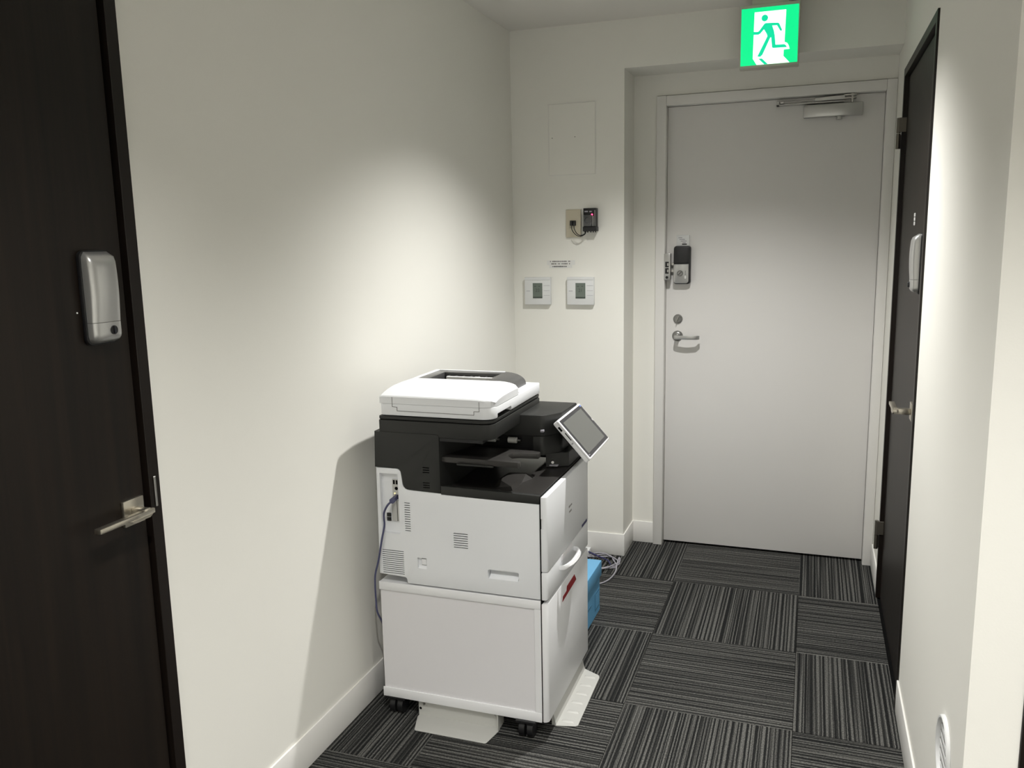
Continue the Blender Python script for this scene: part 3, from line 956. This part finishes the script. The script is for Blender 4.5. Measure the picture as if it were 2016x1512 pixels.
for (a, b_, c, d) in ((-.5995, -.5800, .5975, .6855), (-.4455, -.4000, .5620, .6085), (-.6785, -.6065, .4595, .5345)):
    MB().box(a, b_, Y0 + .0030, Y0 + .0039, c, d).build('slot_shade', VOID, body)  # black sheets in the slots, coloured for the shade inside
# sloped lips of the switch recess and the grip recess
MB().prism([(Y0 + .0002, .4855), (Y0 + .0068, .4855), (Y0 + .0068, .4935)], 0, -.5622, -.5338).build('switch_lip', PWHITE, body)
rk = MB().box(-.5500, -.5360, Y0 + .003, Y0 + .0068, .4975, .5155, .0005, 1).build('power_switch', PTRIM, body)
MB().box(-.5513, -.5347, Y0 + .0058, Y0 + .0069, .4958, .5172).build('switch_gap', VOID, body)
MB().prism([(Y0 + .0004, .4803), (Y0 + .0215, .4803), (Y0 + .0215, .4960)], 0, -.3380, -.2510).build('grip_lip', PWHITE, body)
# connectors inside the recess
RB = Y0 + .0125
bd = MB().box(-.6395, -.6190, RB - .004, RB + .0003, .6880, .7500, .0004, 1).build('connector_plate', SILVER, body)
for x in (-.6335, -.6245):
    MB().box(x - .0030, x + .0030, RB - .0046, RB - .0038, .7350, .7475).build('usb_port', VOID, bd)
MB().cyl((-.6265, RB - .0046, .7225), (-.6265, RB - .0038, .7225), .0052, seg=16).build('round_port', VOID, bd)
MB().cyl((-.6320, RB - .0055, .7075), (-.6320, RB - .0042, .7075), .0016, seg=10).build('link_light', LEDY, bd)
MB().box(-.6300, -.6200, RB - .0046, RB - .0038, .6900, .7040).build('network_port', VOID, bd)
gp = MB().box(-.6445, -.6180, RB - .004, RB + .0003, .6220, .6850, .0004, 1).build('slot_cover', SILVER, body)
MB().box(-.6268, -.6255, RB - .0046, RB - .0038, .6225, .6845).build('slot_gap', VOID, gp)
MB().box(-.6235, -.6205, RB - .0052, RB - .0038, .6450, .6600, .0005, 1).build('slot_latch', STEEL, gp)
for z in (.6255, .6390):
    MB().box(-.6625, -.6490, RB - .003, RB + .0003, z - .0055, z + .0055, .0005, 1).build('phone_port', BLACK, body)

# --- front: upper door and paper tray
ud = MB().prism(rrect(XS + .004, XF + .002, Y0 + .001, Y1, (0.002, 0.012, 0.006, 0.001)), 2, 0.5160, 0.7350, 0.003, 2).build('front_door', PWHITE, PR)
cut(ud, MB().box(XS - .01, XS + .0105, Y0 - .01, Y0 + .012, 0.6420, 0.6720))
MB().box(XS + .0008, XS + .0102, Y0 + .0050, Y0 + .0118, 0.6425, 0.6715).build('latch', PTRIM, ud)
MB().box(XF + .0015, XF + .0026, -.8900, -.8250, .5200, .5290).build('navy_label', NAVY, ud)
for k in range(5):
    MB().box(XF + .0016, XF + .0023, -1.044 + k * .0075, -1.0395 + k * .0075, .6330 + .0003 * k, .6395).build('printed_mark', BROWN, ud)
for k in range(4):
    MB().box(XF + .0016, XF + .0023, -1.040 + k * .0075, -1.0360 + k * .0075, .6170, .6225).build('printed_mark', BROWN, ud)
MB().box(XS + .0002, XS + .0045, Y0 + .004, Y1 - .004, .06, .733).build('door_gap_shade', VOID, PR)  # black filler, puts the shade between doors and body into colour
pt = MB().prism(rrect(XS + .004, XF + .001, Y0 + .001, Y1, (0.002, 0.012, 0.006, 0.001)), 2, 0.4325, 0.5145, 0.0025, 2).build('paper_tray', PWHITE, PR)
# bowed tray handle
hb = MB()
n = 12
yc, hw = -1.070, .082
rows = []
for k in range(n + 1):
    a = math.pi * k / n
    yy = yc - hw * math.cos(a)
    ox = .004 + .030 * math.sin(a) ** .8
    zz0, zz1 = .4790, .4930
    rows.append([hb.bm.verts.new(p) for p in ((XF + ox, yy, zz0), (XF + ox + .004, yy, zz0 + .007), (XF + ox, yy, zz1), (XF + ox - .007 * math.sin(a) - .003, yy, zz1 - .001), (XF + ox - .007 * math.sin(a) - .003, yy, zz0))])
fs = []
for A, B in zip(rows, rows[1:]):
    for q in range(5):
        fs.append(hb.bm.faces.new((A[q], A[(q + 1) % 5], B[(q + 1) % 5], B[q])))
fs.append(hb.bm.faces.new(rows[0])); fs.append(hb.bm.faces.new(list(reversed(rows[-1]))))
bmesh.ops.recalc_face_normals(hb.bm, faces=fs)
hb.build('tray_handle', PTRIM, pt, 50)
MB().box(XF + .0008, XF + .0016, yc - .062, yc + .062, .4955, .5125).build('handle_recess', PCAB, pt)

# --- dark upper housing: tower on the left of the output bay
tw = [(-0.690, 0.7860), (-0.6075, 0.7862), (-0.5995, 0.7248), (-0.4810, 0.7205), (-0.4810, 0.8940), (-0.6865, 0.8940)]
tower = MB().prism(round_poly(tw, {1: .014, 2: .018, 4: .008}), 1, Y0, Y1, .0025, 2).build('rear_tower', PDARK, PR)
c_ = MB()
for z in (.7945, .7875, .7805, .7495, .7425, .7355):
    c_.box(-.5350, -.5140, Y0 - .02, Y0 + .004, z - .0015, z + .0015)
cut(tower, c_)
MB().box(-.5355, -.5135, Y0 + .003, Y0 + .0039, .733, .797).build('slot_shade', VOID, tower)  # tower slots: shade put in as a black sheet
# output bed
bed = MB().prism([(-.4805, .7142), (XS, .7142), (XS + .002, .7385), (-.270, .7385), (-.296, .7225), (-.4805, .7225)], 1, Y0 + .018, Y1).build('output_bed', PDARK2, PR)
MB().prism([(-.4805, .7142), (XS, .7138), (XS + .002, .7385), (-.4805, .7440)], 1, Y0, Y0 + .0178, .002, 2).build('bed_lip', PDARK, bed)
MB().hexa([(-.352, -1.178, .7226), (-.268, -1.238, .7226), (-.252, -1.10, .7388), (-.340, -1.10, .7226),
           (-.340, -1.168, .7455), (-.283, -1.224, .7440), (-.275, -1.105, .7520), (-.330, -1.105, .7500)]).build('bed_ramp', PDARK2, bed)
MB().box(-.405, -.345, Y0 + .0179, Y0 + .026, .7230, .7370, .001, 1).build('stopper', PDARK, bed)
# inner exit tray
trp = [(-.480, -1.258), (-.345, -1.263), (-.258, -1.271), (-.246, -1.2705), (-.2405, -1.264), (-.2405, -1.255), (-.248, -1.240), (-.285, -1.205), (-.309, -1.170),
       (-.317, -1.142), (-.312, -1.118), (-.295, -1.104), (-.240, -1.095), (-.245, -1.06), (-.30, -1.03), (-.48, -1.03)]
SLOPE = Matrix(((1, 0, 0, 0), (0, 1, 0, 0), (0, -.10, 1, -.126), (0, 0, 0, 1)))     # tray rises towards the near side
it = MB().prism(trp, 2, .8105, .8275, .003, 2).transform(SLOPE).build('inner_exit_tray', PDARK2, PR)
MB().box(-.4300, -.3200, Y0 + .0055, Y0 + .0112, .8075, .8125).build('tray_rib', PDARK, it)
# rear closing wall of the bay, and floor of the inner side
MB().box(-.4805, -.250, -.870, Y1, .7390, .8840).build('bay_wall', PDARK, PR)
for (x, z) in ((-.420, .8265), (-.350, .8265)):
    ro = MB().cyl((x - .0135, -1.012, z), (x + .0135, -1.012, z), .0095, seg=20).build('exit_roller', WHITEP, PR)
    MB().cyl((x + .0136, -1.012, z), (x + .026, -1.012, z), .0040, seg=14).build('roller_shaft', STEEL, ro)
MB().box(-.4805, -.2700, -.998, -.870, .7700, .8845).build('exit_unit', BLACK, PR)
MB().box(-.4400, -.2600, -1.0010, -.9982, .8430, .8455).build('exit_guide', STEEL, PR)
# front right column that carries scanner and panel
col_ = MB().prism(round_poly([(-.400, -1.030), (-.2470, -1.030), (-.205, -.968), (-.200, Y1), (-.400, Y1)], {1: .012, 2: .01}), 2, .8465, .9120, .004, 2).build('panel_column', PDARK, PR)
MB().prism(round_poly([(-.2790, -1.024), (-.2500, -1.024), (-.2060, -.960), (-.2060, Y1), (-.2790, Y1)], {1: .010, 2: .01}), 2, .7860, .8460, .003, 2).build('lower_column', PDARK, col_)
MB().prism([(-.250, -.990), (-.186, -.955), (-.186, Y1), (-.250, Y1)], 2, .7390, .7858, .002, 1).build('column_base', PDARK, col_)
MB().box(-.2535, -.2430, -1.0335, -1.0220, .8610, .8680, .001, 1).build('status_light', GREYCAB, col_)
MB().box(-.2460, -.2150, -.985, -.950, .7430, .7480, .001, 1).build('sensor_lever', GREYCAB, col_)
MB().cyl((-.215, -1.035, .7700), (-.222, -1.015, .7705), .0045, seg=12).build('chrome_stud', STEEL, col_)

# --- scanner unit
SXF = -0.318
scn = MB().prism(rrect(-.672, SXF, Y0 + .002, -.828, (.006, .034, .006, .004), 7), 2, .8845, .9290, .003, 2).build('scanner_unit', PDARK, PR)
MB().prism(rrect(-.670, SXF - .003, Y0 + .005, -.831, (.006, .032, .006, .004), 7), 2, .9291, .9312).build('scanner_seam', VOID, scn)
MB().prism(rrect(-.671, SXF - .001, Y0 + .003, -.829, (.006, .033, .006, .004), 7), 2, .9312, .9405, .0015, 2).build('scanner_top', PDARK, scn)
MB().box(-.480, SXF - .03, Y0 + .004, -.84, .8750, .8844).build('scanner_underside', BLACK, scn)

# --- document feeder
AX0, AX1 = -.666, -.3165
feeder = MB().prism(rrect(AX0, AX1, Y0 + .003, -.829, (.012, .036, .006, .004), 7), 2, .9430, .9775, .003, 2).build('document_feeder', PWHITE, PR)
cut(feeder, MB().box(AX1 - .02, AX1 + .02, -1.230, -1.112, .93, .9560))
MB().box(AX1 - .026, AX1 - .0195, -1.232, -1.110, .9435, .9570).build('lift_recess', PDARK2, feeder)
# hump over the rollers, lofted along x so that its front end rolls off
prof = [(Y0 + .0028, .9776), (Y0 + .0030, .9975), (Y0 + .0060, 1.0010), (-1.250, 1.0065), (-1.222, 1.0125), (-1.185, 1.0170), (-1.130, 1.0185), (-1.056, 1.0175), (-1.047, 1.0150), (-1.045, .9776)]
hm = MB()
rows = []
stn = [(AX0 + .0005, .86), (AX0 + .004, .97), (AX0 + .010, 1.0), (AX1 - .070, 1.0)]
for k in range(1, 9):
    a = k / 8
    stn.append((AX1 - .070 + .070 * a, 1 - .50 * (1 - math.sqrt(max(0, 1 - a ** 2.6)))))
for x, f in stn:
    inset = 0.0
    dx = AX1 - x
    if dx < .036:
        inset = .036 - math.sqrt(max(0, .036 ** 2 - (.036 - dx) ** 2))
    row = []
    for i, (y, z) in enumerate(prof):
        yy = y + inset * max(0, 1 - i / 6)
        row.append(hm.bm.verts.new((x, yy, .9776 + (z - .9776) * f)))
    rows.append(row)
fs = []
for A, B in zip(rows, rows[1:]):
    for q in range(len(prof) - 1):
        fs.append(hm.bm.faces.new((A[q], A[q + 1], B[q + 1], B[q])))
    fs.append(hm.bm.faces.new((A[-1], A[0], B[0], B[-1])))
fs.append(hm.bm.faces.new(rows[0])); fs.append(hm.bm.faces.new(list(reversed(rows[-1]))))
bmesh.ops.recalc_face_normals(hm.bm, faces=fs)
hm.build('feeder_cover', PWHITE, feeder, 28)
# stepped seam of the cover on the near face, its groove shade put in as dark strips
SY = Y0 + .0030
seam = [(-.6250, .9965), (-.6250, .9690), (-.6100, .9680), (-.6100, .9570), (-.3720, .9560), (-.3720, .9660), (-.3560, .9665), (-.3560, .9930)]
sm = MB()
for p, q in zip(seam, seam[1:]):
    d = Vector((q[0] - p[0], q[1] - p[1])).normalized() * .0006
    nn = Vector((-d.y, d.x))
    sm.prism([(p[0] - d.x + nn.x, p[1] - d.y + nn.y), (q[0] + d.x + nn.x, q[1] + d.y + nn.y), (q[0] + d.x - nn.x, q[1] + d.y - nn.y), (p[0] - d.x - nn.x, p[1] - d.y - nn.y)], 1, SY - .0008, SY + .0004)
sm.build('cover_seam', BROWN, feeder)
MB().prism(rrect(AX1 - .019, AX1 - .004, -1.042, -1.014, .005), 2, .9776, .9830, .001, 2).build('release_button', PTRIM, feeder)
# smoke grey document tray with arched front
ty0, ty1 = -1.0445, -.8700
MB().box(AX0, AX0 + .014, -1.0445, ty1 + .004, .9776, 1.0165, .003, 2).build('tray_side_rail', PWHITE, feeder)
MB().box(AX0 + .0145, -.4200, ty1 - .004, ty1 + .004, .9776, 1.0165, .002, 2).build('tray_end_rail', PWHITE, feeder)
dt = MB().box(AX0 + .0145, -.378, ty0, ty1 - .0042, .9776, .9900, .001, 1).build('document_tray', BLACK, feeder)
MB().box(AX0 + .0145, AX0 + .050, ty0 + .0005, ty1 - .0045, .9902, 1.0150, .002, 2).build('left_rim', PGREY, dt)
MB().box(AX0 + .0502, -.420, ty1 - .040, ty1 - .0045, .9902, 1.0150, .002, 2).build('rear_rim', PGREY, dt)
arch = MB()
ro_, ri_ = [], []
for k in range(11):
    a = math.pi / 2 * k / 10
    ro_.append((-.420 + .070 * math.sin(a) ** .95, .9780 + .0375 * math.cos(a) ** .9 if k < 10 else .9780))
for k in range(10, -1, -1):
    a = math.pi / 2 * k / 10
    ri_.append((-.420 + .063 * math.sin(a) ** .95, .9780 + .0330 * math.cos(a) ** .9 if k < 10 else .9780))
arch.prism(ro_ + ri_, 1, ty0 + .022, ty1, 0)
arch.build('arched_end', PGREY, dt, 40)
arch2 = MB()
arch2.prism(ro_ + ri_, 1, ty0 + .0010, ty0 + .0215, 0)
arch2.build('arch_edge', PDARK2, dt, 40)
MB().box(-.585, -.385, ty0 + .074, ty0 + .084, .9902, 1.0110, .001, 1).build('paper_guide', WHITEP, dt)
MB().box(-.500, -.480, ty0 + .0842, ty0 + .108, .9902, 1.0080, .002, 1).build('guide_knob', WHITEP, dt)
for (a, b_) in ((-.575, -.505), (-.455, -.395)):
    MB().box(a, b_, ty0 + .034, ty0 + .056, .9902, 1.0010, .002, 2).build('separation_pad', PGREY, dt)
    MB().box(a + .012, b_ - .008, ty0 + .032, ty0 + .0335, .9985, 1.0030).build('pad_edge', WHITEP, dt)
MB().box(-.497, -.491, ty0 + .020, ty0 + .060, .9902, 1.0035, .001, 1).build('divider', WHITEP, dt)
for k in range(9):
    x = -.600 + k * .026
    MB().box(x, x + .004, ty1 - .062, ty1 - .0405, .9902, 1.0060, .001, 1).build('tray_rib', PGREY, dt)

# --- tilting touch panel
TL_, TS_, TT_ = .274, .152, .020
tilt = math.radians(48.4)
org = Vector((-.194, -1.050, .905))
yw = math.radians(1.0)
ey = Vector((-math.sin(yw), math.cos(yw), 0))
ex_ = Vector((math.cos(yw), math.sin(yw), 0))
es = ex_ * math.cos(tilt) - Vector((0, 0, 1)) * math.sin(tilt)
en = ey.cross(es) * -1
if en.z < 0:
    en = -en
# local frame: a along slope (es), b along ey, c outward (en)
TM = Matrix(((es.x, ey.x, en.x, org.x), (es.y, ey.y, en.y, org.y), (es.z, ey.z, en.z, org.z), (0, 0, 0, 1)))
pan = MB().prism(rrect(0, TS_, 0, TL_, .006), 2, -TT_, -.0002, .003, 3).transform(TM).build('touch_panel', PTRIM, PR)
MB().prism(rrect(.006, TS_ - .006, .006, TL_ - .006, .003), 2, -.002, .0005).transform(TM).build('bezel', BEZEL, pan)
MB().box(.017, TS_ - .017, .020, TL_ - .030, .0004, .0009).transform(TM).build('screen', SCREEN, pan)
MB().box(.0075, .0110, TL_ - .020, TL_ - .012, .0004, .0011).transform(TM).build('status_light', LEDB, pan)
for k in range(2):
    MB().box(TS_ - .014 + k * .0, TS_ - .0105, .010 + k * .008, .014 + k * .008, .0004, .0008).transform(TM).build('panel_mark', GREYCAB, pan)
MB().box(.064, .072, TL_ - .0125, TL_ - .009, .0004, .0009).transform(TM).build('panel_mark', WHITEP, pan)
MB().box(.018, .034, -.0008, .0010, -.0150, -.0090).transform(TM).build('usb_slot', VOID, pan)
MB().box(.044, .072, -.0008, .0010, -.0095, -.0070).transform(TM).build('card_slot', VOID, pan)
MB().box(.0, TS_, -.0006, .0008, -.0060, -.0052).transform(TM).build('edge_seam', GREYCAB, pan)
MB().box(.080, .084, -.0008, .0010, -.0150, -.0090).transform(TM).build('panel_mark', GREYCAB, pan)
arm = MB().box(.030, .105, .075, .200, -.050, -TT_ - .0002, .004, 2).transform(TM).build('hinge_arm', PDARK, pan)

PR.rotation_euler = (0, 0, math.radians(0.35))

# ================================================================== CABLES, BOX
nc = thing('network_cable', 'violet network cable plugged into the printer, hanging by the wall', 'cable', (-.70, -1.29, 0))
MB().hexa([(-.6345, RB - .034, .6850), (-.6225, RB - .034, .6850), (-.6215, RB - .005, .6910), (-.6285, RB - .005, .6910),
           (-.6345, RB - .034, .6960), (-.6225, RB - .034, .6960), (-.6215, RB - .005, .7035), (-.6285, RB - .005, .7035)]).build('plug', PURPLE, nc)
MB().tube([(-.6290, RB - .033, .6905), (-.6400, Y0 - .024, .6790), (-.6540, Y0 - .020, .6560), (-.6590, Y0 - .014, .6330), (-.6610, Y0 - .010, .6100),
           (-.6720, Y0 - .010, .5650), (-.6860, Y0 - .010, .5000), (-.7000, Y0 - .008, .4550), (-.7050, Y0 - .004, .4200), (-.7070, Y0, .3650),
           (-.7060, Y0 + .004, .3250), (-.7020, Y0 + .030, .2700), (-.7080, Y0 + .060, .1800), (-.7160, Y0 + .085, .0600), (-.7180, Y0 + .120, .0050)], .0030, 8, 6).build('cord', PURPLE, nc)

bx = thing('storage_box', 'light blue lidded cardboard box on the carpet behind the printer', 'box', (-.34, -.53, 0))
bb = MB().box(-.4500, -.2330, -.6950, -.3640, .0005, .1950, .002, 1).build('box_base', BLUE, bx)
MB().box(-.4560, -.2265, -.7010, -.3575, .1420, .2030, .003, 2).build('lid', BLUE, bx)
MB().box(-.2331, -.2322, -.4450, -.3740, .0250, .0950).build('printed_panel', BLUED, bb)
MB().box(-.2323, -.2318, -.4380, -.3810, .0320, .0880).build('printed_patch', BLUE, bb)
MB().box(-.2331, -.2324, -.6300, -.5000, .0700, .0780).build('printed_panel', BLUED, bb)

cc = thing('cable_coil', 'loose coil of pale grey cable on the carpet by the end wall', 'cable', (-.33, .08, 0))
coil = []
for k in range(3 * 14 + 1):
    a = 2 * math.pi * k / 14 + .6
    rr = .080 + .012 * math.sin(k * 1.7) + .004 * (k // 14)
    coil.append((-.352 + rr * math.cos(a), .098 + rr * .95 * math.sin(a), .0050 + .0042 * (k // 14) + .002 * math.sin(k * .9)))
coil += [(-.262, .070, .012), (-.254, .010, .006), (-.262, -.070, .0045), (-.288, -.125, .0045), (-.330, -.160, .0045), (-.380, -.175, .0045)]
MB().tube(coil, .0030, 7, 3).build('coil', GREYCAB, cc)
MB().tube([(-.47, .190, .030), (-.42, .175, .022), (-.37, .150, .016), (-.315, .115, .0145), (-.290, .070, .015)], .0034, 7, 5).build('lead', NAVY, cc)

ps = thing('power_strip', 'white power strip half hidden behind the printer at the end wall', 'power strip', (-.53, .188, 0))
MB().box(-.640, -.4130, .170, .2140, .0005, .030, .004, 2).build('housing', THERM, ps)
for x in (-.60, -.555, -.51, -.465):
    MB().box(x - .013, x + .013, .180, .204, .0300, .0306).build('socket', GREYCAB, ps)
